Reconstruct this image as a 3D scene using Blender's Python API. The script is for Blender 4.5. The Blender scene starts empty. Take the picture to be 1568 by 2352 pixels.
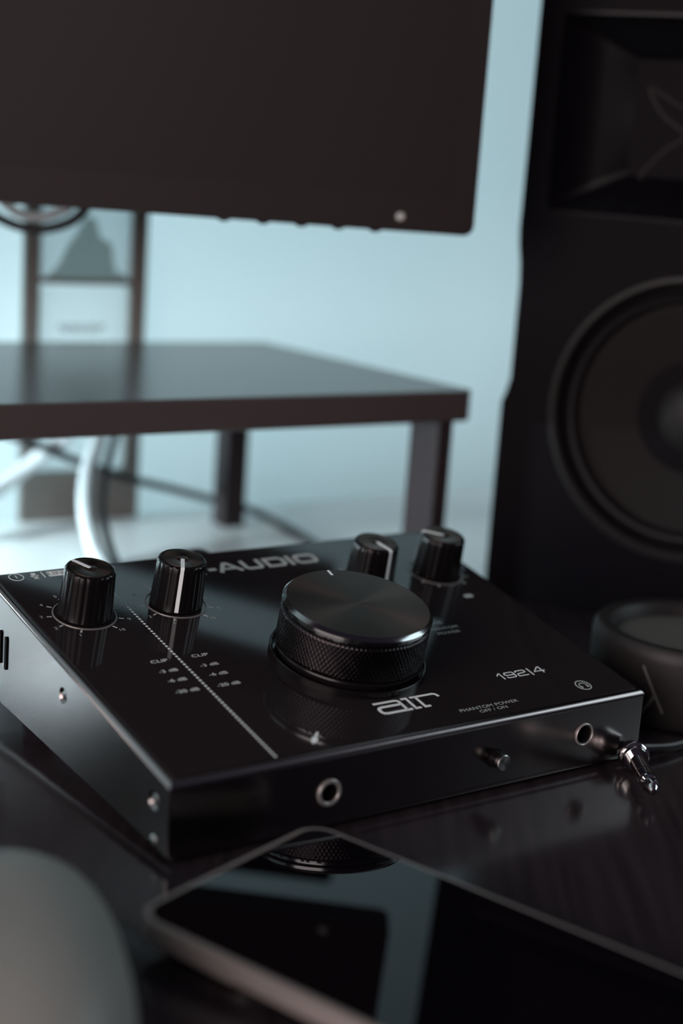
import bpy, bmesh, math, random
from mathutils import Vector, Matrix
from math import sin, cos, pi, radians

random.seed(4)
SC = bpy.context.scene
COL = SC.collection
MM = 0.001

# ------------------------------------------------------------------ camera
cam_d = bpy.data.cameras.new('camera')
cam = bpy.data.objects.new('camera', cam_d)
COL.objects.link(cam)
cam_d.sensor_fit = 'VERTICAL'
cam_d.sensor_height = 36.0
cam_d.lens = 3614.0 / 2352.0 * 36.0
cam_d.clip_start = 0.01
cam_d.dof.use_dof = True
cam_d.dof.focus_distance = 0.574
cam_d.dof.aperture_fstop = 4.0
PITCH, ROLL = 0.2322, 0.0714
_f = Vector((0, cos(PITCH), -sin(PITCH)))
_r = Vector((1, 0, 0))
_u = _r.cross(_f)
_R = cos(ROLL) * _r + sin(ROLL) * _u
_U = -sin(ROLL) * _r + cos(ROLL) * _u
cam.matrix_world = Matrix(((_R.x, _U.x, -_f.x, 0), (_R.y, _U.y, -_f.y, 0), (_R.z, _U.z, -_f.z, 0.2225), (0, 0, 0, 1)))
SC.camera = cam

# ------------------------------------------------------------------ exposure, world, lights
SC.view_settings.view_transform = 'Standard'
SC.view_settings.look = 'None'
SC.view_settings.exposure = 0.0
SC.view_settings.gamma = 1.0
SC.view_settings.use_curve_mapping = False

world = bpy.data.worlds.new('room_ambient')
SC.world = world
world.use_nodes = True
world.node_tree.nodes['Background'].inputs['Color'].default_value = (0.034, 0.025, 0.042, 1)
world.node_tree.nodes['Background'].inputs['Strength'].default_value = 1.0


def area_light(name, loc, target, sx, sy, watts, color):
    d = bpy.data.lights.new(name, 'AREA')
    d.shape = 'RECTANGLE'
    d.size, d.size_y = sx, sy
    d.energy = watts
    d.color = color
    o = bpy.data.objects.new(name, d)
    COL.objects.link(o)
    o.location = loc
    o.rotation_euler = (Vector(target) - Vector(loc)).to_track_quat('-Z', 'Y').to_euler()
    return o


WYAW = radians(33.0)
WS = Vector((cos(WYAW), sin(WYAW), 0))            # along the back wall, to the right
WN = Vector((sin(WYAW), -cos(WYAW), 0))           # out of the back wall, into the room
WP = Vector((-0.122, 0.906, 0))


def wall_pt(s, n, z):
    p = WP + WS * s + WN * n
    return Vector((p.x, p.y, z))


# added light behind a translucent sheet that makes the wall glow
area_light('backdrop_light', wall_pt(-0.52, -0.55, 0.10), wall_pt(-0.52, 0.0, 0.10), 1.6, 1.15, 16.3, (0.655, 0.925, 1.0))
# added warm fill light, unseen behind and left of the camera
area_light('room_fill', (-1.15, -1.25, 0.62), (0.0, 0.75, 0.12), 1.7, 1.2, 42.0, (1.0, 0.86, 0.84))
# a second, small high window to the right of the scene
area_light('high_window', (1.29, 0.80, 0.73), (0.05, 0.55, 0.05), 0.8, 0.6, 6.0, (0.78, 0.94, 1.0))
# small unseen light added beside the riser to brighten cables and table
fill = area_light('side_fill', (-0.42, 0.70, 0.090), (-0.20, 0.755, 0.0), 0.12, 0.05, 1.7, (0.74, 0.93, 1.0))
fill.data.spread = radians(80)

# ------------------------------------------------------------------ materials


def material(name, color, rough=0.5, metal=0.0, spec=0.5, coat=0.0, emit=None):
    m = bpy.data.materials.new(name)
    m.use_nodes = True
    b = m.node_tree.nodes['Principled BSDF']
    b.inputs['Base Color'].default_value = (*color, 1)
    b.inputs['Roughness'].default_value = rough
    b.inputs['Metallic'].default_value = metal
    b.inputs['Specular IOR Level'].default_value = spec
    b.inputs['Coat Weight'].default_value = coat
    return m


def noise_bump(m, scale=400.0, strength=0.1, dist=0.0002):
    nt = m.node_tree
    b = nt.nodes['Principled BSDF']
    tc = nt.nodes.new('ShaderNodeTexCoord')
    n = nt.nodes.new('ShaderNodeTexNoise')
    n.inputs['Scale'].default_value = scale
    bp = nt.nodes.new('ShaderNodeBump')
    bp.inputs['Strength'].default_value = strength
    bp.inputs['Distance'].default_value = dist
    nt.links.new(tc.outputs['Object'], n.inputs['Vector'])
    nt.links.new(n.outputs['Fac'], bp.inputs['Height'])
    nt.links.new(bp.outputs['Normal'], b.inputs['Normal'])


def color_noise(m, c1, c2, scale, stretch=(1, 1, 1), lo=0.35, hi=0.65, detail=4.0):
    nt = m.node_tree
    b = nt.nodes['Principled BSDF']
    tc = nt.nodes.new('ShaderNodeTexCoord')
    mp = nt.nodes.new('ShaderNodeMapping')
    mp.inputs['Scale'].default_value = stretch
    n = nt.nodes.new('ShaderNodeTexNoise')
    n.inputs['Scale'].default_value = scale
    n.inputs['Detail'].default_value = detail
    r = nt.nodes.new('ShaderNodeValToRGB')
    r.color_ramp.elements[0].position = lo
    r.color_ramp.elements[0].color = (*c1, 1)
    r.color_ramp.elements[1].position = hi
    r.color_ramp.elements[1].color = (*c2, 1)
    nt.links.new(tc.outputs['Object'], mp.inputs['Vector'])
    nt.links.new(mp.outputs['Vector'], n.inputs['Vector'])
    nt.links.new(n.outputs['Fac'], r.inputs['Fac'])
    nt.links.new(r.outputs['Color'], b.inputs['Base Color'])
    return r


def spun(m, aniso=0.8):
    """concentric turning marks of spun metal: anisotropy around the part's own Z axis"""
    nt = m.node_tree
    b = nt.nodes['Principled BSDF']
    t = nt.nodes.new('ShaderNodeTangent')
    t.direction_type = 'RADIAL'
    t.axis = 'Z'
    b.inputs['Anisotropic'].default_value = aniso
    nt.links.new(t.outputs['Tangent'], b.inputs['Tangent'])


M = {}
M['wall'] = material('wall_paint', (0.70, 0.78, 0.79), 0.9, spec=0.1)
noise_bump(M['wall'], 300, 0.08, 0.0005)
M['pale'] = material('pale_laminate', (0.78, 0.82, 0.82), 0.3, spec=0.5)
color_noise(M['pale'], (0.85, 0.89, 0.89), (0.91, 0.94, 0.94), 9.0)
M['floor'] = material('floor_board', (0.05, 0.04, 0.035), 0.5)
color_noise(M['floor'], (0.035, 0.028, 0.024), (0.07, 0.055, 0.045), 6.0, (1, 12, 1))

# dark lacquered desk: fine grain plus dust specks
M['desk'] = material('dark_desk_lacquer', (0.010, 0.008, 0.010), 0.16, spec=0.5)
_nt = M['desk'].node_tree
_b = _nt.nodes['Principled BSDF']
_tc = _nt.nodes.new('ShaderNodeTexCoord')
_mp = _nt.nodes.new('ShaderNodeMapping')
_mp.inputs['Rotation'].default_value = (0, 0, radians(-8))
_mp.inputs['Scale'].default_value = (260, 14, 1)
_n1 = _nt.nodes.new('ShaderNodeTexNoise')
_n1.inputs['Scale'].default_value = 1.0
_n1.inputs['Detail'].default_value = 5
_r1 = _nt.nodes.new('ShaderNodeValToRGB')
_r1.color_ramp.elements[0].position = 0.35
_r1.color_ramp.elements[0].color = (0.019, 0.014, 0.0165, 1)
_r1.color_ramp.elements[1].position = 0.7
_r1.color_ramp.elements[1].color = (0.033, 0.0245, 0.028, 1)
_v = _nt.nodes.new('ShaderNodeTexVoronoi')
_v.inputs['Scale'].default_value = 260
_n2 = _nt.nodes.new('ShaderNodeTexNoise')
_n2.inputs['Scale'].default_value = 900
_r2 = _nt.nodes.new('ShaderNodeValToRGB')
_r2.color_ramp.elements[0].position = 0.055
_r2.color_ramp.elements[0].color = (1, 1, 1, 1)
_r2.color_ramp.elements[1].position = 0.085
_r2.color_ramp.elements[1].color = (0, 0, 0, 1)
_r3 = _nt.nodes.new('ShaderNodeValToRGB')
_r3.color_ramp.elements[0].position = 0.52
_r3.color_ramp.elements[1].position = 0.62
_mul = _nt.nodes.new('ShaderNodeMath')
_mul.operation = 'MULTIPLY'
_mix = _nt.nodes.new('ShaderNodeMixRGB')
_mix.inputs['Color2'].default_value = (0.10, 0.10, 0.10, 1)
_nt.links.new(_tc.outputs['Object'], _mp.inputs['Vector'])
_nt.links.new(_mp.outputs['Vector'], _n1.inputs['Vector'])
_nt.links.new(_n1.outputs['Fac'], _r1.inputs['Fac'])
_nt.links.new(_tc.outputs['Object'], _v.inputs['Vector'])
_nt.links.new(_tc.outputs['Object'], _n2.inputs['Vector'])
_nt.links.new(_v.outputs['Distance'], _r2.inputs['Fac'])
_nt.links.new(_n2.outputs['Fac'], _r3.inputs['Fac'])
_nt.links.new(_r2.outputs['Color'], _mul.inputs[0])
_nt.links.new(_r3.outputs['Color'], _mul.inputs[1])
_nt.links.new(_mul.outputs[0], _mix.inputs['Fac'])
_nt.links.new(_r1.outputs['Color'], _mix.inputs['Color1'])
_nt.links.new(_mix.outputs['Color'], _b.inputs['Base Color'])

M['body'] = material('satin_black_metal', (0.21, 0.19, 0.187), 0.22, metal=1.0, spec=0.5)
noise_bump(M['body'], 2500, 0.06, 0.00005)
M['gloss'] = material('gloss_black_plate', (0.018, 0.0145, 0.0155), 0.07, metal=0, spec=0.5)
M['print'] = material('pale_print', (0.82, 0.88, 0.86), 0.6, metal=0, spec=0.2)
M['print_dim'] = material('grey_print', (0.46, 0.5, 0.48), 0.6, metal=0, spec=0.2)
M['knob'] = material('black_knob_plastic', (0.006, 0.005, 0.0055), 0.24, metal=0, spec=0.2)
M['knob_cap'] = material('spun_dark_cap', (0.105, 0.068, 0.055), 0.36, metal=1.0, spec=0.5)
spun(M['knob_cap'], 0.85)
M['pointer'] = material('white_pointer', (0.82, 0.88, 0.88), 0.5, metal=0, spec=0.3)
M['cap_edge'] = material('polished_rim', (0.26, 0.27, 0.27), 0.16, metal=1.0, spec=0.5)
M['knurl'] = material('knurled_black_metal', (0.035, 0.031, 0.033), 0.32, metal=1.0)
M['chrome'] = material('chrome', (0.55, 0.55, 0.54), 0.08, metal=1.0)
M['steel'] = material('brushed_steel', (0.30, 0.30, 0.29), 0.28, metal=1.0)
M['steel_spun'] = material('spun_steel', (0.34, 0.34, 0.33), 0.25, metal=1.0)
spun(M['steel_spun'], 0.8)
M['dull_metal'] = material('dull_nickel_ring', (0.3, 0.28, 0.27), 0.4, metal=0.5, spec=0.5)
M['rubber'] = material('black_rubber', (0.008, 0.007, 0.009), 0.75, spec=0.2)
M['dark_hole'] = material('dark_recess', (0.004, 0.003, 0.004), 0.8, spec=0.1)
M['mon'] = material('monitor_plastic', (0.017, 0.012, 0.0125), 0.5, metal=0, spec=0.12)
M['screen'] = material('matte_screen', (0.017, 0.013, 0.0135), 0.5, metal=0.0, spec=0.1)
M['silver'] = material('silver_button', (0.42, 0.42, 0.40), 0.4, metal=0.6)
M['riser'] = material('dark_riser_laminate', (0.075, 0.059, 0.057), 0.26, metal=0.0, spec=0.85)
noise_bump(M['riser'], 500, 0.04, 0.0001)
M['riser_leg'] = material('dark_leg_metal', (0.036, 0.027, 0.029), 0.35, metal=0, spec=0.2)
M['spk'] = material('speaker_vinyl', (0.0028, 0.0018, 0.0032), 0.5, metal=0.0, spec=0.05)
noise_bump(M['spk'], 1500, 0.08, 0.0001)
M['spk_gloss'] = material('speaker_gloss_plastic', (0.0022, 0.0016, 0.0026), 0.3, metal=0.0, spec=0.12)
M['cone'] = material('speaker_cone_paper', (0.0125, 0.0105, 0.0105), 0.8, metal=0.0, spec=0.1)
M['surround'] = material('speaker_rubber_surround', (0.005, 0.004, 0.005), 0.5, spec=0.15)
M['dust_cap'] = material('speaker_dust_cap', (0.008, 0.007, 0.007), 0.55, metal=0, spec=0.3)
M['ring'] = material('speaker_trim_ring', (0.008, 0.007, 0.007), 0.45, metal=0.0, spec=0.2)
M['phone_glass'] = material('phone_glass', (0.003, 0.002, 0.003), 0.015, metal=0.0, spec=0.25)
M['phone_frame'] = material('phone_metal_frame', (0.3, 0.265, 0.25), 0.36, metal=0.35, spec=0.5)
M['dish'] = material('dark_grey_ceramic', (0.0145, 0.0122, 0.0118), 0.5, metal=0.0, spec=0.3)
noise_bump(M['dish'], 900, 0.10, 0.0001)
M['dish_in'] = material('grey_dish_floor', (0.085, 0.08, 0.072), 0.6, metal=0, spec=0.3)
M['ridge'] = material('ridge_highlight', (0.028, 0.024, 0.024), 0.5, spec=0.1)
M['dish_mark'] = material('grey_dish_mark', (0.09, 0.085, 0.08), 0.6)
M['mouse'] = material('grey_mouse_plastic', (0.235, 0.235, 0.215), 0.5, metal=0.0, spec=0.3)
M['mouse_wheel'] = material('mouse_wheel_rubber', (0.02, 0.02, 0.02), 0.7)
M['frame'] = material('dark_frame_wood', (0.19, 0.175, 0.16), 0.6, metal=0, spec=0.2)
M['frame_side'] = material('frame_back_board', (0.20, 0.24, 0.24), 0.6)
M['card'] = material('white_card', (0.80, 0.86, 0.87), 0.7, spec=0.1)
M['card_ink'] = material('grey_card_ink', (0.40, 0.46, 0.47), 0.7, spec=0.1)
M['photo'] = material('grey_photo_print', (0.3, 0.33, 0.33), 0.4)
color_noise(M['photo'], (0.28, 0.33, 0.345), (0.40, 0.47, 0.50), 30.0, (1, 1, 0.8), 0.3, 0.7, 2.0)
M['photo_shape'] = material('dark_photo_ink', (0.085, 0.10, 0.095), 0.4)
M['cable_w'] = material('white_cable', (0.66, 0.72, 0.74), 0.4, spec=0.4)
M['cable_b'] = material('black_cable', (0.012, 0.010, 0.011), 0.4, spec=0.4)
M['glass'] = material('window_glass', (0.8, 0.9, 0.9), 0.02)
M['glass'].node_tree.nodes['Principled BSDF'].inputs['Transmission Weight'].default_value = 1.0


def translucent(name, tcol, dcol, fac=0.5):
    m = bpy.data.materials.new(name)
    m.use_nodes = True
    nt = m.node_tree
    nt.nodes.clear()
    o = nt.nodes.new('ShaderNodeOutputMaterial')
    t = nt.nodes.new('ShaderNodeBsdfTranslucent')
    d = nt.nodes.new('ShaderNodeBsdfDiffuse')
    x = nt.nodes.new('ShaderNodeMixShader')
    t.inputs['Color'].default_value = (*tcol, 1)
    d.inputs['Color'].default_value = (*dcol, 1)
    x.inputs['Fac'].default_value = fac
    nt.links.new(t.outputs[0], x.inputs[1])
    nt.links.new(d.outputs[0], x.inputs[2])
    nt.links.new(x.outputs[0], o.inputs['Surface'])
    return m


M['backdrop'] = translucent('translucent_backdrop', (0.80, 0.86, 0.87), (0.74, 0.80, 0.81))  # added glowing backdrop, passes the light placed behind it
M['card'] = translucent('thin_white_card', (0.95, 0.96, 0.96), (0.86, 0.9, 0.9), 0.25)  # card and photo made translucent so the backdrop light brightens them
M['photo'] = translucent('thin_grey_photo_film', (0.80, 0.82, 0.83), (0.5, 0.54, 0.54), 0.3)
M['photo_shape'] = translucent('dark_photo_film_ink', (0.50, 0.53, 0.50), (0.16, 0.17, 0.16), 0.3)
M['white_wood'] = material('white_frame_wood', (0.7, 0.72, 0.72), 0.5)

# ------------------------------------------------------------------ builders (all in millimetres)


def weigh(o):
    """large flat faces keep their own normal next to small bevels"""
    md = o.modifiers.new('weighted_normal', 'WEIGHTED_NORMAL')
    md.keep_sharp = True
    md.weight = 80


class MB:
    """collects geometry in mm and links it as one mesh object"""

    def __init__(self):
        self.bm = bmesh.new()
        self.flat_faces = False

    def box(self, x0, x1, y0, y1, z0, z1, bev=0.0, seg=2):
        vs = [self.bm.verts.new((x, y, z)) for z in (z0, z1) for y in (y0, y1) for x in (x0, x1)]
        fs = [(0, 2, 3, 1), (4, 5, 7, 6), (0, 1, 5, 4), (2, 6, 7, 3), (0, 4, 6, 2), (1, 3, 7, 5)]
        faces = [self.bm.faces.new([vs[i] for i in f]) for f in fs]
        if bev > 0:
            self.flat_faces = True
            es = list({e for f in faces for e in f.edges})
            bmesh.ops.bevel(self.bm, geom=es, offset=bev, segments=seg, profile=0.5, affect='EDGES')
        return self

    def prism(self, pts, z0, z1, bev=0.0, seg=2, mat=None, edges='all'):
        """polygon pts (x,y) extruded in z; mat maps to final space"""
        mat = mat or Matrix.Identity(4)
        lo = [self.bm.verts.new(mat @ Vector((x, y, z0))) for x, y in pts]
        hi = [self.bm.verts.new(mat @ Vector((x, y, z1))) for x, y in pts]
        n = len(pts)
        fb = self.bm.faces.new(lo[::-1])
        ft = self.bm.faces.new(hi)
        for i in range(n):
            self.bm.faces.new((lo[i], lo[(i + 1) % n], hi[(i + 1) % n], hi[i]))
        if bev > 0:
            self.flat_faces = True
            es = list(ft.edges) + (list(fb.edges) if edges == 'all' else [])
            bmesh.ops.bevel(self.bm, geom=es, offset=bev, segments=seg, profile=0.5, affect='EDGES')
        return self

    def lathe(self, prof, seg=64, mat=None, rfun=None):
        """prof: list of (r,z) from bottom/inside to top; r==0 closes"""
        mat = mat or Matrix.Identity(4)
        rings = []
        for r, z in prof:
            if r <= 1e-6:
                rings.append([self.bm.verts.new(mat @ Vector((0, 0, z)))])
            else:
                ring = []
                for i in range(seg):
                    a = 2 * pi * i / seg
                    rr = rfun(r, a, z) if rfun else r
                    ring.append(self.bm.verts.new(mat @ Vector((rr * cos(a), rr * sin(a), z))))
                rings.append(ring)
        for A, B in zip(rings, rings[1:]):
            for i in range(seg):
                j = (i + 1) % seg
                if len(A) == 1 and len(B) == 1:
                    continue
                if len(A) == 1:
                    self.bm.faces.new((A[0], B[j], B[i]))
                elif len(B) == 1:
                    self.bm.faces.new((A[i], A[j], B[0]))
                else:
                    self.bm.faces.new((A[i], A[j], B[j], B[i]))
        return self

    def tube(self, pts, r, seg=12, samples=8, closed=False):
        P = [Vector(p) for p in pts]
        path = []
        if samples > 1:
            n = len(P)
            for i in range(n if closed else n - 1):
                p0 = P[(i - 1) % n] if (closed or i > 0) else P[i] * 2 - P[i + 1]
                p1, p2 = P[i], P[(i + 1) % n]
                p3 = P[(i + 2) % n] if (closed or i + 2 < n) else P[i + 1] * 2 - P[i]
                for k in range(samples):
                    t = k / samples
                    path.append(0.5 * ((2 * p1) + (p2 - p0) * t + (2 * p0 - 5 * p1 + 4 * p2 - p3) * t * t + (3 * p1 - p0 - 3 * p2 + p3) * t ** 3))
            if not closed:
                path.append(P[-1])
        else:
            path = P
        rings = []
        up = Vector((0, 0, 1))
        N = len(path)
        prev = None
        for i, p in enumerate(path):
            if closed:
                d = path[(i + 1) % N] - path[i - 1]
            else:
                d = path[min(i + 1, N - 1)] - path[max(i - 1, 0)]
            d.normalize()
            if prev is None:
                a = d.orthogonal().normalized()
            else:
                a = (prev - d * prev.dot(d)).normalized()
            prev = a
            b = d.cross(a)
            rr = r(i / (N - 1)) if callable(r) else r
            rings.append([self.bm.verts.new(p + (a * cos(2 * pi * k / seg) + b * sin(2 * pi * k / seg)) * rr) for k in range(seg)])
        prs = list(zip(rings, rings[1:])) + ([(rings[-1], rings[0])] if closed else [])
        for A, B in prs:
            for k in range(seg):
                self.bm.faces.new((A[k], A[(k + 1) % seg], B[(k + 1) % seg], B[k]))
        if not closed:
            self.bm.faces.new(rings[0][::-1])
            self.bm.faces.new(rings[-1])
        return self

    def stroke(self, pts, w, z=0.0, h=0.06, closed=False, mat=None):
        """flat printed stroke of width w along a polyline (x,y), mitred"""
        mat = mat or Matrix.Identity(4)
        P = [Vector((p[0], p[1])) for p in pts]
        n = len(P)
        L, Rr = [], []
        for i in range(n):
            a = P[i] - P[i - 1] if (closed or i > 0) else P[i + 1] - P[i]
            b = P[(i + 1) % n] - P[i] if (closed or i < n - 1) else a
            a.normalize()
            b.normalize()
            na, nb = Vector((-a.y, a.x)), Vector((-b.y, b.x))
            m = (na + nb)
            if m.length < 1e-4:
                m = na.copy()
            m.normalize()
            k = w / 2 / max(0.45, m.dot(na))
            L.append(P[i] + m * k)
            Rr.append(P[i] - m * k)
        tl = [self.bm.verts.new(mat @ Vector((p.x, p.y, z + h))) for p in L]
        tr = [self.bm.verts.new(mat @ Vector((p.x, p.y, z + h))) for p in Rr]
        bl = [self.bm.verts.new(mat @ Vector((p.x, p.y, z))) for p in L]
        br = [self.bm.verts.new(mat @ Vector((p.x, p.y, z))) for p in Rr]
        rng = range(n) if closed else range(n - 1)
        for i in rng:
            j = (i + 1) % n
            self.bm.faces.new((tr[i], tr[j], tl[j], tl[i]))
            self.bm.faces.new((tl[i], tl[j], bl[j], bl[i]))
            self.bm.faces.new((br[i], br[j], tr[j], tr[i]))
        if not closed:
            self.bm.faces.new((tl[0], bl[0], br[0], tr[0]))
            self.bm.faces.new((tr[-1], br[-1], bl[-1], tl[-1]))
        return self

    def text(self, s, x, y, size, sx=1.3, z=0.0, mat=None, align='CENTER'):
        """printed text in the built-in font; cap height = size (mm)"""
        mat = mat or Matrix.Identity(4)
        c = bpy.data.curves.new('text_tmp', 'FONT')
        c.body = s
        c.align_x = align
        c.align_y = 'CENTER'
        c.size = size / 0.7
        c.extrude = 0.0
        o = bpy.data.objects.new('text_tmp', c)
        COL.objects.link(o)
        dg = bpy.context.evaluated_depsgraph_get()
        me = bpy.data.meshes.new_from_object(o.evaluated_get(dg))
        vs = [self.bm.verts.new(mat @ Vector((x + v.co.x * sx, y + v.co.y, z + 0.06))) for v in me.vertices]
        for p in me.polygons:
            try:
                self.bm.faces.new([vs[i] for i in p.vertices])
            except ValueError:
                pass
        bpy.data.objects.remove(o)
        bpy.data.curves.remove(c)
        bpy.data.meshes.remove(me)
        return self

    def build(self, name, mat, parent=None, smooth=True, angle=35, mw=None, recalc=True):
        if recalc:
            bmesh.ops.recalc_face_normals(self.bm, faces=self.bm.faces)
        bmesh.ops.scale(self.bm, vec=(MM, MM, MM), verts=self.bm.verts)
        me = bpy.data.meshes.new(name)
        self.bm.to_mesh(me)
        self.bm.free()
        me.materials.append(mat)
        o = bpy.data.objects.new(name, me)
        COL.objects.link(o)
        if parent:
            o.parent = parent
        if mw is not None:
            o.matrix_basis = mw
        if smooth:
            me.shade_smooth()
            me.set_sharp_from_angle(angle=radians(angle))
            if self.flat_faces:
                weigh(o)
        return o


def T(x, y, z):
    return Matrix.Translation((x, y, z))


def RX(a):
    return Matrix.Rotation(a, 4, 'X')


def RY(a):
    return Matrix.Rotation(a, 4, 'Y')


def RZ(a):
    return Matrix.Rotation(a, 4, 'Z')


def thing(name, label, cat, loc, rz=0.0, group=None):
    o = bpy.data.objects.new(name, None)
    o.empty_display_size = 0.02
    COL.objects.link(o)
    o.location = [v * MM for v in loc]
    o.rotation_euler = (0, 0, rz)
    tag(o, label, cat, group)
    return o


def tag(o, label, cat, group=None):
    o['label'] = label
    o['category'] = cat
    if group:
        o['group'] = group
    return o


def structure(o):
    o['kind'] = 'structure'
    return o


def cut(o, cutters):
    """boolean-subtract cutter objects from o, then drop them"""
    for c in cutters:
        md = o.modifiers.new('cut', 'BOOLEAN')
        md.operation = 'DIFFERENCE'
        md.solver = 'EXACT'
        md.object = c
    dg = bpy.context.evaluated_depsgraph_get()
    me = bpy.data.meshes.new_from_object(o.evaluated_get(dg))
    o.modifiers.clear()
    old = o.data
    o.data = me
    bpy.data.meshes.remove(old)
    me.shade_smooth()
    me.set_sharp_from_angle(angle=radians(35))
    weigh(o)
    for c in cutters:
        bpy.data.objects.remove(c)


def rrect(x0, x1, y0, y1, r, seg=6):
    pts = []
    for cx, cy, a0 in ((x1 - r, y0 + r, -90), (x1 - r, y1 - r, 0), (x0 + r, y1 - r, 90), (x0 + r, y0 + r, 180)):
        for k in range(seg + 1):
            a = radians(a0 + 90.0 * k / seg)
            pts.append((cx + r * cos(a), cy + r * sin(a)))
    return pts


# ================================================================== THE ROOM
WM = Matrix(((WS.x, WN.x, 0, WP.x * 1000), (WS.y, WN.y, 0, WP.y * 1000), (0, 0, 1, 0), (0, 0, 0, 1)))


def wall_box(name, s0, s1, n0, n1, z0, z1, mat):
    b = MB()
    b.box(s0, s1, n0, n1, z0, z1)
    bmesh.ops.transform(b.bm, matrix=WM, verts=b.bm.verts)
    return structure(b.build(name, mat, smooth=False))


wall_box('wall_back', -1900, 1900, -90, 0, -740, -25, M['wall'])
wb = wall_box('backdrop_frame', -1900, 1700, -90, -70, -25, 1900, M['white_wood'])  # unseen frame added around the backlit sheet
wc = MB().box(-1480, 1240, -95, -60, 20, 1440)
bmesh.ops.transform(wc.bm, matrix=WM, verts=wc.bm.verts)
cut(wb, [wc.build('cutter', M['white_wood'])])
bl = MB()
bl.bm.faces.new([bl.bm.verts.new(v) for v in ((-1500, 0, -25), (1290, 0, -25), (1290, 0, 1490), (-1500, 0, 1490))])
bmesh.ops.transform(bl.bm, matrix=WM, verts=bl.bm.verts)
bl.build('backdrop_sheet', M['backdrop'], wb, smooth=False)  # added sheet standing in for the bright wall, lit from behind

fl = MB().box(-2200, 2200, -1500, 2200, -800, -740)
structure(fl.build('floor', M['floor'], smooth=False))

# ---- the two tables meet along a line just behind the interface
EDGE_YAW = radians(30.0)
ev = Vector((cos(EDGE_YAW), sin(EDGE_YAW)))
en = Vector((sin(EDGE_YAW), -cos(EDGE_YAW)))
E0 = Vector((-185.0, 586.0))


def edge_pt(t, n=0.0):
    p = E0 + ev * t + en * n
    return (p.x, p.y)


desk = thing('desk', 'dark glossy wooden desk carrying the audio interface, phone and mouse', 'desk', (0, 300, -740))
SPLIT0 = (45.0, 726.0)
sd = Vector((0.454, 0.891))
SPLIT1 = tuple(Vector(SPLIT0) + sd * 320)
wr = wall_pt(1.1, 0.006, 0) * 1000
_k = ((WP * 1000 + WN * 6 - Vector((SPLIT0[0], SPLIT0[1], 0))).dot(WN)) / Vector((sd.x, sd.y, 0)).dot(WN)
SPLIT1 = (SPLIT0[0] + sd.x * _k, SPLIT0[1] + sd.y * _k)
_t0 = (Vector(SPLIT0) - E0).dot(ev)
b = MB().prism([edge_pt(-650), edge_pt(-650, 900), edge_pt(1000, 900), (wr.x, wr.y), SPLIT1, SPLIT0, edge_pt(_t0)], -28, 0, bev=0.5)
bmesh.ops.translate(b.bm, vec=(0, -300, 740), verts=b.bm.verts)
b.build('tabletop', M['desk'], desk, smooth=False)
for t, n in ((-600, 60), (-600, 840), (840, 60), (840, 840)):
    p = edge_pt(t, n)
    MB().box(p[0] - 25, p[0] + 25, p[1] - 325, p[1] - 275, 0, 712, bev=2).build('leg', M['riser_leg'], desk)

wn0 = -0.0
rear = thing('rear_table', 'pale table behind the audio interface, set against the wall under the riser', 'table', (-100, 800, -740))
wl = [wall_pt(-0.62, 0.006, 0) * 1000, wall_pt(0.85, 0.006, 0) * 1000]
b = MB().prism([edge_pt(-560, -1), edge_pt(_t0 - 1, -1), (SPLIT0[0] - 1, SPLIT0[1]), (SPLIT1[0] - 1, SPLIT1[1]), (wl[0].x, wl[0].y)], -22, 0, bev=0.5)
bmesh.ops.translate(b.bm, vec=(100, -800, 740), verts=b.bm.verts)
b.build('tabletop', M['pale'], rear, smooth=False)
for t, n in ((-480, -60), (-420, -150), (60, -60), (10, -200)):
    p = edge_pt(t, n)
    MB().box(p[0] + 80, p[0] + 120, p[1] - 820, p[1] - 780, 0, 718, bev=2).build('leg', M['riser_leg'], rear)

# ================================================================== AUDIO INTERFACE
YAW, SLOPE = 0.6239, 0.1912
ZF = 27.84
BW, BD = 203.0, 147.0
YB = BD * cos(SLOPE)
ZB = ZF + BD * sin(SLOPE)
unit = thing('audio_interface', 'black wedge-shaped audio interface with knobs and glossy printed top on the desk', 'audio interface', (-45.77, 446.7, 0), YAW)
PL = T(0, 0, ZF * MM) @ RX(SLOPE)          # plate frame inside the unit

b = MB()
prof = [(0, 4.0), (0, ZF), (YB, ZB), (YB, 11.5)]
xs = (-0.6, BW + 0.6)
vs = [[b.bm.verts.new((x, y, z)) for y, z in prof] for x in xs]
b.bm.faces.new(vs[0])
b.bm.faces.new(vs[1][::-1])
for i in range(4):
    j = (i + 1) % 4
    b.bm.faces.new((vs[0][i], vs[1][i], vs[1][j], vs[0][j]))
b.bm.edges.ensure_lookup_table()
es = [e for e in b.bm.edges if all(v.co.z > 20 for v in e.verts)]
bmesh.ops.bevel(b.bm, geom=es, offset=2.2, segments=5, profile=0.5, affect='EDGES')
es = [e for e in b.bm.edges if e.is_valid and abs(e.verts[0].co.x - e.verts[1].co.x) < 0.01 and abs(e.verts[0].co.y - e.verts[1].co.y) < 0.01 and e.calc_length() > 10]
bmesh.ops.bevel(b.bm, geom=es, offset=1.2, segments=3, profile=0.5, affect='EDGES')
body = b.build('housing', M['body'], unit)
cutters = []
for x, z, r in ((59.4, 14.0, 3.25), (173.4, 15.4, 3.3)):
    cutters.append(MB().lathe([(0, -1), (r, -1), (r, 11), (0, 11)], 32, T(x, 0, z) @ RX(-pi / 2)).build('cutter', M['dark_hole'], unit))
slots = [(123.8 + 5.1 * k, 31.2 + 1.0 * k, 6.4) for k in range(4)]
for y, z, hl in slots:
    c = MB().prism(rrect(-0.85, 0.85, -hl, hl, 0.84, 5), -1.5, 3.0, mat=T(-0.6, y, z) @ RZ(-pi / 2) @ RX(pi / 2))
    cutters.append(c.build('cutter', M['dark_hole'], unit))
screws = [(75.8, 31.0), (9.6, 19.2), (8.5, 6.0)]
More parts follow.
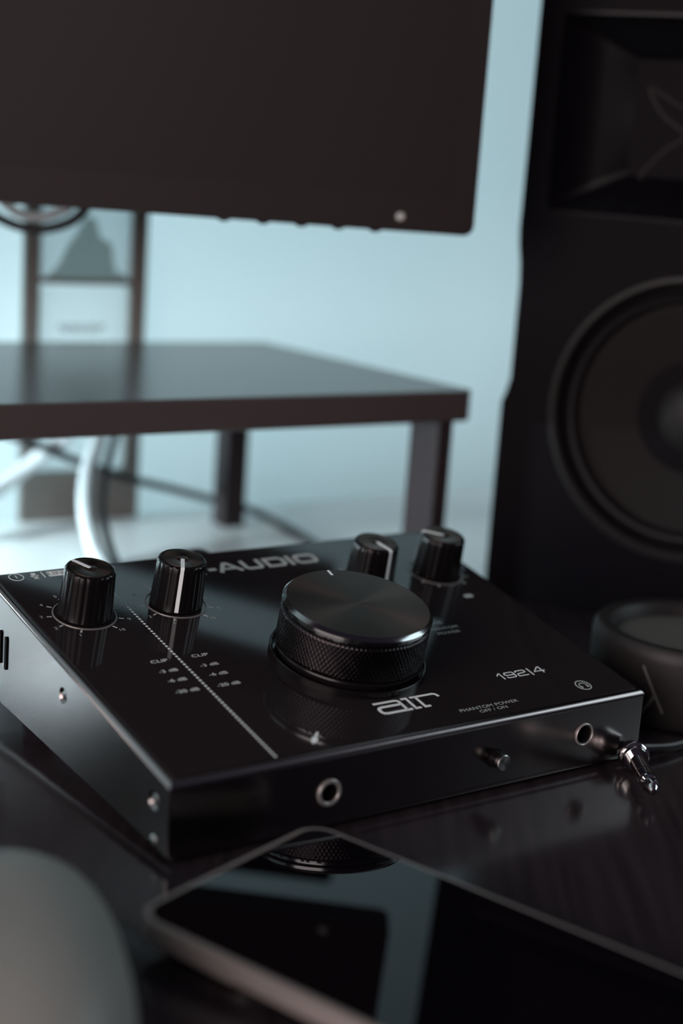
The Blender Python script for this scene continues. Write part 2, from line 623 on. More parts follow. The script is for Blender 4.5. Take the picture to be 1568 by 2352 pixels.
for y, z in screws[:2]:
    cutters.append(MB().lathe([(0, -1), (3.4, -1), (3.0, 0.0), (1.9, 1.1), (0, 1.1)], 32, T(-0.6, y, z) @ RY(pi / 2)).build('cutter', M['dark_hole'], unit))
cut(body, cutters)
body.data.materials.clear()
body.data.materials.append(M['body'])
for y, z, hl in slots:
    MB().prism(rrect(-0.84, 0.84, -hl, hl, 0.83, 5), 0.3, 0.6, mat=T(-0.6, y, z) @ RZ(-pi / 2) @ RX(pi / 2)).build('vent_slot', M['dark_hole'], body)  # near-black filler just below the surface stands in for the slot's shade
for i, (y, z) in enumerate(screws):
    dz = 0.75 if i < 2 else -0.2
    s = MB().lathe([(0, 0.6), (1.9, 0.6), (1.9, 0.2), (1.2, -0.35), (0.55, -0.42), (0.5, 0.1), (0, 0.1)], 28, T(-0.6 + dz, y, z) @ RY(pi / 2))
    s.build('screw', M['steel'], body)

base = MB().box(1.5, BW - 1.5, 1.0, YB - 2, 1.6, 3.6, bev=0.4)
for v in base.bm.verts:
    v.co.z += max(0.0, (v.co.y - 4) / YB * 7.4)
base.build('base_plate', M['body'], unit)
for x in (16, BW - 16):
    for y in (14, YB - 14):
        hz = 1.8 + max(0.0, (y - 4) / YB * 7.4)
        MB().lathe([(0, 0), (5.4, 0), (6, 0.6), (6, hz), (0, hz)], 28, T(x, y, 0)).build('rubber_foot', M['rubber'], unit)

plate = MB().prism(rrect(2.0, BW - 2.0, 2.6, BD - 2.2, 1.0), -0.6, 0.25, bev=0.12).build('top_plate', M['gloss'], unit, mw=PL)
PZ = 0.25

# ---- the writing on the plate (sub-parts of the plate)
L = MB()   # brand lettering across the back
w = 1.75
L.stroke([(85.9, 130.6), (89.4, 130.6)], w, PZ)
L.stroke([(90.4, 127.4), (94.6, 134.4), (95.9, 134.4), (100.3, 127.4)], w, PZ)
L.stroke([(93.0, 129.9), (97.8, 129.9)], 1.4, PZ)
L.stroke([(103.0, 135.2), (103.0, 129.3), (104.0, 128.2), (109.2, 128.2), (110.2, 129.3), (110.2, 135.2)], w, PZ)
L.stroke([(113.6, 128.2), (113.6, 134.3), (120.2, 134.3), (121.6, 133.0), (121.6, 129.5), (120.2, 128.2)], w, PZ, closed=True)
L.stroke([(124.7, 135.2), (124.7, 127.3)], w + 0.1, PZ)
L.stroke([(129.2, 128.2), (128.0, 129.4), (128.0, 133.1), (129.2, 134.3), (135.6, 134.3), (136.8, 133.1), (136.8, 129.4), (135.6, 128.2)], w, PZ, closed=True)
L.stroke([(73.4, 127.3), (73.4, 134.6), (77.9, 129.6), (82.4, 134.6), (82.4, 127.3)], w, PZ)
L.build('lettering', M['print_dim'], plate, smooth=False)

L = MB()   # large "air" mark
L.stroke([(91.1, 21.95), (100.2, 21.95), (101.1, 21.75), (101.6, 21.3), (101.75, 20.7), (101.75, 15.4)], 1.05, PZ)
L.stroke([(101.6, 19.35), (93.2, 19.35), (91.9, 19.05), (91.3, 18.2), (91.3, 16.6), (91.9, 15.7), (93.2, 15.35), (103.9, 15.35)], 1.15, PZ)
L.stroke([(103.3, 22.05), (105.5, 22.05), (105.5, 15.4)], 1.05, PZ)
L.stroke([(104.95, 15.35), (107.7, 15.35)], 1.05, PZ)
L.stroke([(107.2, 22.05), (117.3, 22.05), (118.3, 21.6), (118.7, 20.6), (118.7, 19.9)], 1.05, PZ)
L.stroke([(109.55, 22.0), (109.55, 15.35), (111.9, 15.35)], 1.05, PZ)
L.build('lettering', M['print'], plate, smooth=False)

L = MB()   # model number
w = 0.47
L.stroke([(150.7, 25.6), (152.2, 27.0), (152.6, 27.0), (152.6, 22.8)], w, PZ)
L.stroke([(154.5, 24.0), (154.5, 23.7), (155.0, 23.3), (158.2, 23.3), (158.7, 23.8), (158.7, 26.3), (158.2, 26.8), (155.0, 26.8), (154.5, 26.3), (154.5, 25.5), (155.0, 25.0), (158.6, 25.0)], w, PZ)
L.stroke([(160.0, 25.9), (160.0, 26.4), (160.5, 26.8), (163.8, 26.8), (164.3, 26.4), (164.3, 25.6), (163.8, 25.2), (160.5, 24.9), (160.0, 24.4), (160.0, 23.3), (164.6, 23.3)], w, PZ)
L.stroke([(166.4, 27.4), (166.4, 22.4)], w, PZ)
L.stroke([(173.3, 24.4), (168.2, 24.4), (171.3, 27.0), (172.0, 27.0), (172.0, 22.9)], w, PZ)
L.build('lettering', M['print'], plate, smooth=False)

L = MB()
L.text('PHANTOM POWER', 133.4, 8.8, 1.75, 1.25, PZ)
L.text('OFF / ON', 133.6, 6.3, 1.6, 1.35, PZ)
L.build('lettering', M['print_dim'], plate, smooth=False)
L = MB()
L.text('USB', 153.6, 67.6, 1.7, 1.4, PZ)
L.text('PHANTOM', 153.4, 63.3, 1.7, 1.3, PZ)
L.text('POWER', 154.0, 59.8, 1.7, 1.3, PZ)
L.build('lettering', M['print_dim'], plate, smooth=False)
for x, sgn in ((32.0, 0), (48.3, 1)):
    L = MB()
    for s, y in (('CLIP', 69.6), ('-3 dB', 62.7), ('-6 dB', 56.2), ('-20 dB', 48.8)):
        L.text(s, x, y, 1.8, 1.35, PZ)
    L.build('lettering', M['print'], plate, smooth=False)
L = MB()
for k in range(62):
    y = 121.5 - k * 1.92
    L.stroke([(39.75, y), (39.75, y - 1.05)], 0.85, PZ)
L.build('dotted_line', M['print'], plate, smooth=False)

# channel symbols: circled one, microphone, bar, boxed word
for cx, word in ((9.2, '1'), (46.5, '2')):
    L = MB()
    L.stroke([(cx + 2.75 * cos(2 * pi * k / 36), 141.6 + 2.75 * sin(2 * pi * k / 36)) for k in range(36)], 0.36, PZ, closed=True)
    L.text(word, cx, 141.6, 2.5, 1.2, PZ)
    L.build('channel_number', M['print'], plate, smooth=False)
    if word == '2':
        continue
    L = MB()
    mx = cx + 7.2
    L.stroke([(mx, 143.4), (mx, 141.4)], 1.7, PZ)
    L.stroke([(mx + 1.35 * cos(a), 141.5 + 1.35 * sin(a)) for a in [radians(d) for d in range(180, 361, 20)]], 0.4, PZ)
    L.stroke([(mx, 140.1), (mx, 139.1)], 0.45, PZ)
    L.stroke([(mx - 0.9, 139.0), (mx + 0.9, 139.0)], 0.45, PZ)
    L.stroke([(mx + 3.5, 143.7), (mx + 3.5, 139.0)], 0.4, PZ)
    L.build('microphone_symbol', M['print'], plate, smooth=False)
    L = MB()
    bx0, bx1, by0, by1 = mx + 5.4, mx + 14.0, 139.4, 143.4
    L.prism(rrect(bx0, bx1, by0, by1, 0.4), PZ, PZ + 0.06)
    bb = L.build('label_box', M['print'], plate, smooth=False)
    L = MB()
    L.text('LINE', (bx0 + bx1) / 2, (by0 + by1) / 2, 2.3, 1.35, PZ + 0.04)
    L.build('lettering', M['gloss'], plate, smooth=False)

# plug symbol above the front jack, headphone symbol above the right jack
L = MB()
L.stroke([(58.9, 9.4), (61.6, 12.2)], 0.8, PZ)
L.stroke([(57.0, 7.4), (59.0, 9.5)], 2.0, PZ)
L.stroke([(56.2, 6.6), (57.0, 7.4)], 0.8, PZ)
L.build('plug_symbol', M['print'], plate, smooth=False)
L = MB()
hx, hy = 180.7, 10.4
L.stroke([(hx + 3.1 * cos(2 * pi * k / 36), hy + 3.1 * sin(2 * pi * k / 36)) for k in range(36)], 0.45, PZ, closed=True)
L.stroke([(hx + 1.75 * cos(a), hy - 0.2 + 1.75 * sin(a)) for a in [radians(d) for d in range(-20, 201, 20)]], 0.42, PZ)
for sx in (-1, 1):
    L.stroke([(hx + sx * 1.5, hy - 0.3), (hx + sx * 1.5, hy - 1.6)], 0.85, PZ)
L.build('headphone_symbol', M['print_dim'], plate, smooth=False)


# ---- small knobs
def knob_shape(r, a, z):
    if z < 1.2 or r < 8.6:
        return r
    f = 0.5 + 0.5 * cos(18 * a)
    return r - 0.30 * (f ** 3)


def make_small_knob(name, h, x, y, ang, scale=True):
    mw = PL @ T(x * MM, y * MM, PZ * MM) @ RZ(ang)
    prof = [(0, 0.4), (9.7, 0.4), (10.0, 0.8), (9.95, 1.6)]
    for i in range(1, 9):
        prof.append((9.95 - 0.75 * i / 8, 1.6 + (h - 2.6) * i / 8))
    prof += [(9.0, h - 0.6), (8.5, h - 0.1), (8.2, h), (7.9, h), (7.8, h - 0.25), (0, h - 0.25)]
    k = MB().lathe(prof, 128, rfun=knob_shape).build(name, M['knob'], unit, mw=mw, angle=40)
    MB().lathe([(0, h - 0.1), (2.4, h - 0.12), (2.5, h - 0.2), (2.7, h - 0.12), (7.5, h - 0.05), (7.6, h - 0.3)], 64).build('cap_disc', M['knob_cap'], k, angle=60)
    p = MB()
    path = [(0.4, h + 0.02), (8.3, h + 0.08), (9.05, h - 0.55), (10.0, 1.2)]
    hw = 0.72
    rows = []
    for r, z in path:
        rows.append([p.bm.verts.new((r, -hw, z)), p.bm.verts.new((r, hw, z)), p.bm.verts.new((r - 0.5, hw, z - 0.3)), p.bm.verts.new((r - 0.5, -hw, z - 0.3))])
    for A, B in zip(rows, rows[1:]):
        for i in range(4):
            p.bm.faces.new((A[i], A[(i + 1) % 4], B[(i + 1) % 4], B[i]))
    p.bm.faces.new(rows[0])
    p.bm.faces.new(rows[-1][::-1])
    p.build('pointer', M['pointer'], k, smooth=False)
    MB().lathe([(11.2, 0.0), (11.25, 0.28), (11.5, 0.36), (11.75, 0.28), (11.8, 0.0)], 72).build('knob_ring', M['dull_metal'], k)
    if scale:
        # scale marks and numerals stay with the plate
        t = MB()
        for i in range(10):
            a = radians(-120 - 33.33 * i)
            t.stroke([(x + 12.3 * cos(a), y + 12.3 * sin(a)), (x + 14.2 * cos(a), y + 14.2 * sin(a))], 0.62, PZ)
            t.text(str(i + 1), x + 16.2 * cos(a), y + 16.2 * sin(a), 1.7, 1.15, PZ)
        t.build('knob_scale', M['print_dim'], plate, smooth=False)
    return k


make_small_knob('gain_knob', 19.0, 21.5, 108.0, radians(117))
make_small_knob('gain_knob', 19.0, 58.9, 107.7, radians(-118))
make_small_knob('level_knob', 17.5, 148.3, 107.2, radians(-84), False)
make_small_knob('level_knob', 17.5, 182.6, 106.8, radians(140), False)
L = MB()
L.prism(rrect(180.9, 185.4, 83.4, 85.9, 1.2), PZ, PZ + 0.06)
L.prism(rrect(147.0, 151.0, 83.4, 85.6, 1.0), PZ, PZ + 0.06)
for kx in (148.3, 182.6):
    for i in range(11):
        a = radians(-120 - 30 * i)
        L.stroke([(kx + 12.3 * cos(a), 107 + 12.3 * sin(a)), (kx + 14.0 * cos(a), 107 + 14.0 * sin(a))], 0.6, PZ)
L.build('level_marks', M['print_dim'], plate, smooth=False)

# ---- the big volume knob
VX, VY = 101.0, 53.0
mwv = PL @ T(VX * MM, VY * MM, PZ * MM)
vk = MB().lathe([(0, 0.4), (26.2, 0.4), (26.4, 2.8), (27.3, 3.2), (27.5, 4.2), (27.2, 4.8), (26.3, 5.0), (26.3, 19.4), (0, 19.4)], 160).build('volume_knob', M['knob'], unit, mw=mwv)
kn = MB()
NA, NZ = 640, 22
z0, z1 = 5.0, 18.7
rows = []
for j in range(NZ + 1):
    t = j / NZ
    z = z0 + (z1 - z0) * t
    row = []
    for i in range(NA):
        a = 2 * pi * i / NA
        k1 = abs(sin(0.5 * (104 * a + 2 * pi * 5.2 * t)))
        k2 = abs(sin(0.5 * (104 * a - 2 * pi * 5.2 * t)))
        r = 27.45 - 0.55 * max(1 - 2.2 * k1, 0) - 0.28 * max(1 - 2.2 * k2, 0)
        if j in (0, NZ):
            r = 26.4
        row.append(kn.bm.verts.new((r * cos(a), r * sin(a), z)))
    rows.append(row)
for A, B in zip(rows, rows[1:]):
    for i in range(NA):
        kn.bm.faces.new((A[i], A[(i + 1) % NA], B[(i + 1) % NA], B[i]))
kn.build('knurled_band', M['knurl'], vk, angle=80)
MB().lathe([(25.5, 18.6), (26.3, 18.7), (26.3, 20.0), (27.3, 20.2), (27.6, 20.6), (27.6, 21.7), (26.4, 22.92), (26.2, 23.02)], 160).build('polished_rim', M['cap_edge'], vk, angle=25)
MB().lathe([(0, 22.85), (3, 22.86), (26.3, 23.02), (26.3, 22.2)], 160).build('cap_disc', M['knob_cap'], vk, angle=50)
a = radians(82)
MB().stroke([(22.2 * cos(a), 22.2 * sin(a)), (26.1 * cos(a), 26.1 * sin(a))], 0.95, 23.0, 0.1).build('pointer', M['pointer'], vk, smooth=False)
MB().lathe([(28.0, 0), (28.0, 2.0), (28.25, 2.5), (28.9, 2.6), (29.15, 2.3), (29.2, 0)], 160).build('collar_ring', M['knob'], vk)

# ---- front: jacks and button
for x, z, ro, mt in ((59.4, 14.0, 4.75, 'dull_metal'), (173.4, 15.4, 4.4, 'dull_metal')):
    mwj = T(x * MM, 0, z * MM) @ RX(pi / 2)
    ri = 3.25 if x < 100 else 3.6
    j = MB().lathe([(ro, -0.2), (ro, 0.5), (ro - 0.35, 0.9), (ri + 0.35, 0.9), (ri, 0.5), (ri, -0.5)], 48).build('jack_socket', M[mt], unit, mw=mwj)
    MB().lathe([(ri, 0.2), (3.1, -0.3), (3.05, -9.0), (0, -9.0)], 32).build('socket_bore', M['dark_hole'], j)
mwb = T(130.5 * MM, 0, 13.6 * MM) @ RX(pi / 2)
btn = MB().lathe([(0, -0.5), (3.6, -0.5), (3.6, 0.15), (2.95, 0.2), (2.95, 5.2), (0, 5.2)], 48).build('push_button', M['knob'], unit, mw=mwb)
MB().lathe([(2.9, 3.6), (2.98, 3.7), (2.98, 5.3), (2.7, 5.6), (0, 5.55)], 48).build('button_cap', M['steel_spun'], btn, angle=30)

# ---- a plug in the rear panel, seen over the back edge
rp = thing('cable_plug', 'black cable plug in the rear of the interface behind the second gain knob', 'plug', (-45.77 + 101 * cos(YAW) - 144.6 * sin(YAW), 446.7 + 101 * sin(YAW) + 144.6 * cos(YAW), 42.0), YAW)
MB().prism(rrect(-11, 11, -6, 6, 3.5), -30, 0, bev=1.2, mat=RX(pi / 2)).build('plug_body', M['rubber'], rp)
MB().tube([(0, 28, 0), (0, 40, -1), (6, 58, -12), (14, 72, -30), (24, 84, -39.6), (48, 96, -39.9), (80, 92, -39.9)], 2.0, 10).build('cable', M['cable_b'], rp)

# ================================================================== SMARTPHONE
pc0, pa = Vector((-49.5, 394.0)), radians(-34.6)
phone = thing('smartphone', 'black glass smartphone lying face up on the desk before the audio interface', 'phone', (pc0.x, pc0.y, 0), pa)
PT = radians(1.65)
PHM = T(0, 0, 0.0128) @ RX(-0.014) @ RY(PT)       # x along length, y across; near-left end lifted by the camera bump
PLN, PWD, PTH = 166.0, 84.0, 6.4
MB().prism(rrect(0, PLN, 0, PWD, 8.5, 10), -PTH, -0.35, bev=2.4, seg=6).build('phone_frame', M['phone_frame'], phone, mw=PHM)
MB().prism(rrect(1.9, PLN - 1.9, 1.9, PWD - 1.9, 6.8, 10), -1.2, 0.0, bev=0.35, seg=3, edges='top').build('phone_screen', M['phone_glass'], phone, mw=PHM)
MB().prism(rrect(5, 40, 5, 42, 8, 8), -PTH - 4.2, -PTH + 0.2, bev=0.5).build('camera_bump', M['phone_frame'], phone, mw=PHM)
MB().box(38, 50, -0.35, 0.3, -PTH / 2 - 1.1, -PTH / 2 + 1.1, bev=0.25).build('side_button', M['phone_frame'], phone, mw=PHM)

# ================================================================== HEADPHONE PLUG
plug = thing('headphone_plug', 'chrome headphone jack plug lying on the desk by the interface corner', 'plug', (117.2, 524.0, 6.0), radians(93.2))
MP = RY(pi / 2)      # lathe axis -> +X (from tip backwards)
MB().lathe([(0, -3.2), (1.0, -3.0), (1.9, -1.8), (3.0, 1.6), (3.05, 2.4), (2.1, 4.0), (2.15, 4.8), (3.0, 5.6), (3.1, 6.4), (0, 6.4)], 40, MP).build('tip', M['chrome'], plug)
MB().lathe([(0, 6.3), (3.02, 6.3), (3.02, 7.3), (0, 7.3)], 40, MP).build('insulator_band', M['rubber'], plug)
MB().lathe([(0, 7.2), (3.15, 7.2), (3.15, 12.0), (0, 12.0)], 40, MP).build('contact_ring', M['chrome'], plug)
MB().lathe([(0, 11.9), (3.02, 11.9), (3.02, 12.9), (0, 12.9)], 40, MP).build('insulator_band', M['rubber'], plug)
MB().lathe([(0, 12.8), (3.15, 12.8), (3.15, 26.5), (0, 26.5)], 40, MP).build('sleeve', M['chrome'], plug)
MB().lathe([(0, 26.2), (4.6, 26.2), (4.9, 26.7), (4.9, 27.8), (5.4, 28.2), (5.9, 29.0), (5.9, 30.2), (5.2, 31.4), (4.2, 35.2), (0, 35.2)], 40, MP).build('barrel', M['chrome'], plug)
cb = MB()
cb.tube([(34.5, 0, 0), (39, -1.0, -0.4), (44, -8, -2.2), (52, -22, -3.6), (70, -40, -4.1), (100, -62, -4.1), (120, -96, -4.1), (110, -150, -4.1)], 1.9, 10)
cb.build('cable', M['cable_b'], plug)

# ================================================================== ROUND DISH
dish = thing('round_dish', 'dark grey round dish with thick rim to the right of the audio interface', 'dish', (150.8, 634.8, 0))
MB().lathe([(0, 0), (38.5, 0), (40.6, 1.2), (41.4, 4), (41.6, 28), (41.2, 32), (39.6, 34), (37.4, 34.4), (34.5, 33.6), (33.2, 31.4), (32.2, 28.6), (0, 28.6)], 96).build('bowl', M['dish'], dish)
MB().lathe([(0, 30.2), (18, 30.0), (27, 29.3), (31, 28.7), (31.5, 28.2)], 80).build('dish_floor', M['dish_in'], dish)
mk = MB()


def on_wall(az, z, rr=41.55):
    return (rr * cos(az), rr * sin(az), z)


for pts in ([(-128, 26), (-121, 17), (-114, 8)], [(-119.2, 15), (-122, 11), (-126, 6)]):
    mk.tube([on_wall(radians(d), z) for d, z in pts], 0.7, 6, 4)
mk.build('side_mark', M['dish_mark'], dish)

# ================================================================== COMPUTER MOUSE
mouse = thing('computer_mouse', 'grey computer mouse on the desk left of the phone', 'mouse', (-81, 356, 0), radians(17))
mm = MB()


def mouse_pt(u, v, g=0.0):
    """u around, v from rim (0) to crown (1)"""
    c, s = cos(u), sin(u)
    ph = v * pi / 2
    k = cos(ph) ** 0.62
    hw = 37.0 + g
    x = hw * (abs(c) ** 0.8) * (1 if c > 0 else -1) * k
    y = (60 + g) * (abs(s) ** 0.8) * (1 if s > 0 else -1) * k
    z = 2.0 + (33.0 + g) * sin(ph) ** 0.9 * (1 - 0.12 * (y / 57 + 0.2) ** 2)
    return (x, y, z)


rows = []
for j in range(13):
    v = j / 13.0
    rows.append([mm.bm.verts.new(mouse_pt(2 * pi * i / 56, v)) for i in range(56)])
top = mm.bm.verts.new((0, 0, 35))
bot = [mm.bm.verts.new((v.co.x * 0.95, v.co.y * 0.95, 0.6)) for v in rows[0]]
for A, B in zip([bot] + rows, rows):
    for i in range(56):
        mm.bm.faces.new((A[i], A[(i + 1) % 56], B[(i + 1) % 56], B[i]))
for i in range(56):
    mm.bm.faces.new((rows[-1][i], rows[-1][(i + 1) % 56], top))
mm.bm.faces.new(bot[::-1])
mm.build('shell', M['mouse'], mouse, angle=60)
MB().lathe([(0, -3.5), (9.5, -3.5), (10.5, -2.5), (10.5, 2.5), (9.5, 3.5), (0, 3.5)], 36, T(0, 30, 24.5) @ RY(pi / 2)).build('scroll_wheel', M['mouse_wheel'], mouse)
MB().tube([mouse_pt(pi / 2, v, 0.05) for v in (0.12, 0.2, 0.3, 0.38)], 0.5, 6, 4).build('button_seam', M['mouse_wheel'], mouse)
MB().prism(rrect(-22, 22, -48, 48, 10), 0, 0.7).build('glide_foot', M['rubber'], mouse)

# ================================================================== MONITOR RISER
riser = thing('monitor_riser', 'dark low monitor riser shelf on flat legs standing on the rear table', 'riser', (62.5, 775.0, 0))
ry = radians(32.9)
RV = Vector((cos(ry), sin(ry)))
RT = Vector((-sin(ry), cos(ry)))
fr = Vector((0, 0))
br = Vector((-114, 130))
fl_ = fr - RV * 440
bl_ = br - Vector((cos(radians(29.5)), sin(radians(29.5)))) * 425
b = MB().prism([tuple(fl_), tuple(fr - RV * 4), tuple(fr + RT * 4 + Vector((-0.2, 0))), tuple(br), tuple(bl_)], 90.4, 106.0, bev=1.2, seg=3)
b.build('shelf_board', M['riser'], riser)


def leg_at(origin, w, d, z1=90.4):
    p = [origin, origin + RV * w, origin + RV * w + RT * d, origin + RT * d]
    MB().prism([tuple(q) for q in p], 0, z1, bev=0.6).build('leg', M['riser_leg'], riser)


leg_at(fr - RV * 18.3 + RT * 3.5, 8.3, 24.5)
leg_at(Vector((-118.5, 112.0)) - RV * 13.5, 13.5, 14)
leg_at(fr - RV * 425 + RT * 3.5, 8.3, 24.5)
leg_at(fr - RV * 425 + RT * 130, 12, 9.5)

# ================================================================== COMPUTER MONITOR
MX, MY, MZ = -268.0, 690.0, 106.0
mon = thing('computer_monitor', 'black computer monitor with dark blank screen standing on the riser', 'monitor', (MX, MY, MZ))


def ml(x, y, z):
    return (x - MX, y - MY, z - MZ)


x0, _, z0 = ml(-496, 0, 183.8)
x1 = 50.35 - MX
yf = 722 - MY
FM = T(0, yf, 0) @ RX(pi / 2)       # prism xy -> monitor x,z ; prism z -> -y
b = MB().prism(rrect(x0, x1, z0, z0 + 322, 4.5, 6), -18, 0, bev=1.0, seg=2, mat=FM)
bez = b.build('bezel', M['mon'], mon)
c = MB().prism(rrect(x0 + 9.5, x1 - 9.5, z0 + 17, z0 + 322 - 9.5, 1.0), -0.9, 2, mat=FM).build('cutter', M['mon'], mon)
cut(bez, [c])
MB().prism(rrect(x0 + 9.4, x1 - 9.4, z0 + 16.9, z0 + 322 - 9.4, 1.0), -1.4, -0.8, mat=FM).build('screen_panel', M['screen'], mon, smooth=False)
MB().prism(rrect(x0 + 40, x1 - 40, z0 + 40, z0 + 322 - 40, 20), -46, -17, bev=8, seg=3, mat=FM).build('back_cover', M['mon'], mon)
for bx in (-62.8, -45.0, -27.6, -10.8, 6.0):
    xx = bx - MX
    MB().prism([(xx - 4.5, z0 + 0.6), (xx - 1.2, z0 - 1.3), (xx + 1.2, z0 - 1.3), (xx + 4.5, z0 + 0.6)], -12, -2, bev=0.3, mat=FM).build('menu_button', M['mon'], mon)
MB().lathe([(0, -0.6), (2.1, -0.6), (2.1, 0.3), (1.7, 0.6), (0, 0.6)], 28, T(17.0 - MX, yf, 190.4 - MZ) @ RX(pi / 2)).build('power_button', M['silver'], mon)
MB().box(-34, 34, yf + 40, yf + 62, 0, 260, bev=3).build('stand_neck', M['mon'], mon)
MB().box(-34, 290, yf + 98, yf + 120, 78, 110, bev=3).build('stand_beam', M['mon'], mon)
MB().box(-28, 28, yf + 60, yf + 99, 80, 108, bev=2).build('beam_bracket', M['mon'], mon)
MB().prism(rrect(-50, 88, -50, 80, 14), 0, 8, bev=1.5).build('stand_base', M['mon'], mon)

# ================================================================== SPEAKER
SA = radians(-27.0)
spk = thing('speaker', 'black two-way studio loudspeaker standing right of the monitor', 'speaker', (78, 785, 0), SA)
SW, SH = 185.0, 299.0
MB().box(5, SW - 5, 13, 225, 0, SH - 2, bev=2).build('cabinet', M['spk'], spk)
left = [(-2.2, 0.0), (-2.3, 100.0), (-1.0, 103.5), (1.4, 105.5), (1.8, 112), (1.8, 160), (1.0, 170), (-0.3, 178), (-0.9, 186), (-1.0, SH)]
outl = left + [(SW - x, z) for x, z in reversed(left)]
SM = RX(pi / 2)          # prism (x,y)->(x,z), prism z -> -y
baf = MB().prism(outl[::-1], -14, 0, bev=1.2, seg=3, mat=SM).build('baffle', M['spk'], spk)
HX0, HX1, HZ0, HZ1 = 12.4, 172.6, 196.0, 288.0
WX, WZ = 92.5, 103.0
c1 = MB().prism(rrect(HX0, HX1, HZ0, HZ1, 3), -30, 10, mat=SM).build('cutter', M['spk'], spk)
c2 = MB().lathe([(0, -30), (69, -30), (69, 10), (0, 10)], 96, T(WX, 0, WZ) @ SM).build('cutter', M['spk'], spk)
cut(baf, [c1, c2])
# tweeter waveguide: walls fold inwards to a vertical throat slot
hb = MB()
hx, hz = 92.5, 242.0
NU = 96


def rect_ring(a, bz, y, pinch):
    ring = []
    for i in range(NU):
        t = 2 * pi * i / NU
        c, s = cos(t), sin(t)
        k = 1 / max(abs(c), abs(s))
        x, z = c * k, s * k
        q = 1 - pinch * (1 - min(abs(x), abs(z)))
        xx = x * a * (q if abs(x) >= abs(z) else 1)
        zz = z * bz * (q if abs(z) >= abs(x) else 1)
        ring.append(hb.bm.verts.new((hx + xx, y, hz + zz)))
    return ring


rings = [rect_ring(81, 47, -0.8, 0), rect_ring(79.5, 45.5, -0.9, 0), rect_ring(78.5, 44.5, 0.5, 0), rect_ring(60, 34, 8, 0.0), rect_ring(46, 27, 13, 0.0), rect_ring(38, 24, 17, 0.1),
         rect_ring(22, 19, 22, 0.4), rect_ring(10, 18, 27, 0.1), rect_ring(7, 16, 32, 0)]
for A, B in zip(rings, rings[1:]):
    for i in range(NU):
        hb.bm.faces.new((A[i], B[i], B[(i + 1) % NU], A[(i + 1) % NU]))
hb.bm.faces.new(rings[-1])
wg = hb.build('waveguide', M['spk_gloss'], spk, angle=50)
rb = MB()
half = [(-9, 6.5), (-24, 13), (-37.5, 20), (-38.5, 18), (-31, 8), (-19.5, -0.5), (-28, -7), (-38.5, -19), (-37.5, -22), (-28, -22)]  # ridge lines in a paler colour, standing in for highlights in the horn
for sx in (1, -1):
    rb.tube([(hx + sx * x, 13.0, hz - 6.5 + z) for x, z in half], 0.9, 8, 6)
rb.build('throat_ridge', M['ridge'], wg)
MB().lathe([(0, 0), (7, -0.8), (9, -2), (9.5, -3)], 32, T(hx, 31, hz) @ SM).build('tweeter_dome', M['dust_cap'], spk)
# woofer
WMx = T(WX, 0, WZ) @ SM
MB().lathe([(69.5, -3), (69.2, 0.6), (68.4, 1.6), (66.2, 1.8), (64.6, 0.8), (63.4, -3.5), (62.6, -5)], 120, WMx).build('woofer_frame', M['ring'], spk)
MB().lathe([(63.5, -6), (61.8, -5.5), (60.5, -3.0), (59.0, -1.8), (57.2, -2.2), (56.2, -4.2), (55.4, -6.5)], 120, WMx).build('surround', M['surround'], spk)
MB().lathe([(56.0, -6.6), (55.0, -6.4), (50, -7.6), (38, -10.5), (26, -13.4), (19, -15)], 120, WMx).build('cone', M['cone'], spk)
MB().lathe([(20, -15.5), (19, -14.6), (16, -11.5), (11, -8.9), (5, -7.5), (0, -7.2)], 72, WMx).build('dust_cap', M['dust_cap'], spk)

# ================================================================== PICTURE FRAME
pf = thing('picture_frame', 'narrow dark picture frame holding a grey photo and white card, against the wall', 'picture frame', (-180.6, 859.0, 0), radians(28))
FW, FH = 70.0, 222.0
FR = RX(pi / 2)
for nm, (a0, a1, c0, c1) in (('frame_bar', (0, 8.4, 0, FH)), ('frame_bar', (FW - 9.2, FW, 0, FH)), ('frame_bar', (8.4, FW - 9.2, 0, 28.0)), ('frame_bar', (8.4, FW - 9.2, FH - 9, FH)), ('frame_bar', (8.4, FW - 9.2, 134.2, 137.4))):
    MB().prism([(a0, c0), (a1, c0), (a1, c1), (a0, c1)], -3.2, 0, bev=0.4, mat=FR).build(nm, M['frame'], pf)
for a0, a1, c0, c1 in ((0, 8.2, 0, FH), (FW - 9.0, FW, 0, FH), (8.2, FW - 9.0, 0, 28.0), (8.2, FW - 9.0, FH - 9, FH)):
    MB().prism([(a0, c0), (a1, c0), (a1, c1), (a0, c1)], -6.5, -3.3, mat=FR).build('back_rail', M['frame_side'], pf, smooth=False)


def sheet(name, pts, z, mat, parent):
    m = MB()
    m.bm.faces.new([m.bm.verts.new(FR @ Vector((x, y, z))) for x, y in pts])
    return m.build(name, mat, parent, smooth=False)


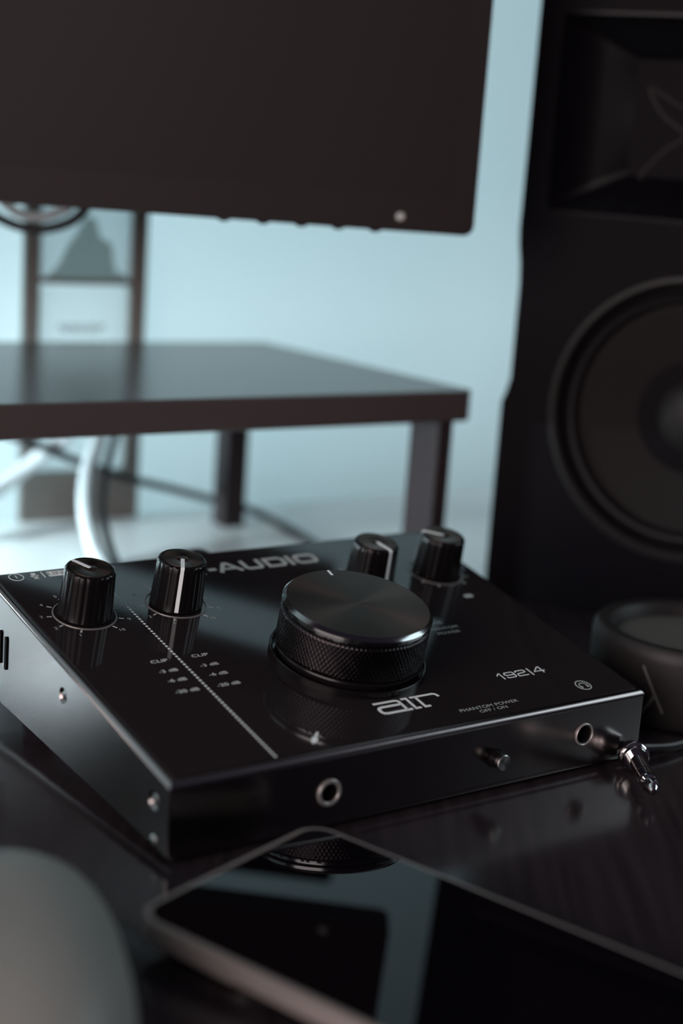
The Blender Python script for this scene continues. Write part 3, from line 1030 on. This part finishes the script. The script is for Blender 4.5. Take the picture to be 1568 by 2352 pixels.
ph = sheet('photo', [(8.0, 137.0), (FW - 9.0, 137.0), (FW - 9.0, FH - 8.6), (8.0, FH - 8.6)], -2.6, M['photo'], pf)
sheet('photo_figure', [(12, 137.6), (FW - 9.4, 137.6), (FW - 12, 140), (FW - 18, 142), (FW - 20.5, 157), (FW - 27, 160), (FW - 30, 170), (FW - 36, 172), (FW - 41, 162), (24, 155), (19, 144)], -2.4, M['photo_shape'], ph)
cd = sheet('card', rrect(8.2, FW - 9.4, 29, 133.4, 5.0), -2.2, M['card'], pf)
tx = MB()
for zz, w0, w1 in ((111.0, 20, 47), (108.6, 22, 44)):
    x = w0
    while x < w1:
        wd = random.uniform(2.0, 5.0)
        tx.prism([(x, zz - 0.8), (min(x + wd, w1), zz - 0.8), (min(x + wd, w1), zz + 0.8), (x, zz + 0.8)], -2.15, -2.1, mat=FR)
        x += wd + 1.0
tx.build('print_line', M['card_ink'], cd, smooth=False)

# ================================================================== CABLES


def cable(name, label, pts, r, mat):
    b = MB().tube(pts, r, 14, 8)
    return tag(b.build(name, mat), label, 'cable')


cable('white_cable', 'thick white cable slanting under the riser at the far left', [(-215, 800, 12), (-196, 835, 18), (-178, 850, 32.0), (-158, 852, 50.0), (-141, 850, 66), (-128, 847, 80), (-124, 849, 84)], 4.6, M['cable_w'])
cable('white_cable', 'white cable hanging in a bow beside the black cord under the riser', [(-128, 872, 84), (-134, 866, 66), (-139, 856, 47.0), (-140, 840, 34.0), (-136, 815, 20), (-126, 785, 8), (-114, 752, 4.8), (-104, 722, 4.6)], 4.4, M['cable_w'])
cable('black_cable', 'black cord running down along the bowed white cable', [(-119, 871, 84), (-125.0, 863, 66), (-129.5, 852, 47.0), (-130, 836, 33.0), (-126, 811, 19), (-116, 781, 7), (-104, 750, 2.8), (-94, 722, 2.4)], 2.2, M['cable_b'])
cable('black_cable', 'thin black cable crossing behind the riser leg and down to the table', [(-196, 832, 58.5), (-183, 836, 54), (-171, 840, 49.6), (-154, 847, 42.5), (-127.0, 868, 29), (-100, 893, 18.0), (-80, 905, 11), (-55, 905, 6), (-30, 880, 2.6), (-10, 842, 2.3), (8, 815, 2.3), (16, 790, 2.3)], 2.3, M['cable_b'])
cable('black_cable', 'black cable looping down behind the monitor at the upper left', [(-212, 800, 215), (-197, 800, 190), (-187, 800, 175.6), (-176, 800, 169.8), (-164, 800, 167.8), (-151, 800, 170.5), (-141, 800, 177), (-132, 800, 192), (-126, 800, 215)], 2.5, M['cable_b'])
cable('white_cable', 'white cable loop hanging just inside the black loop behind the monitor', [(-204, 806, 215), (-190, 806, 190), (-176, 806, 176.0), (-164, 806, 173.6), (-154, 806, 176.5), (-146, 806, 184), (-140, 806, 215)], 2.6, M['cable_w'])
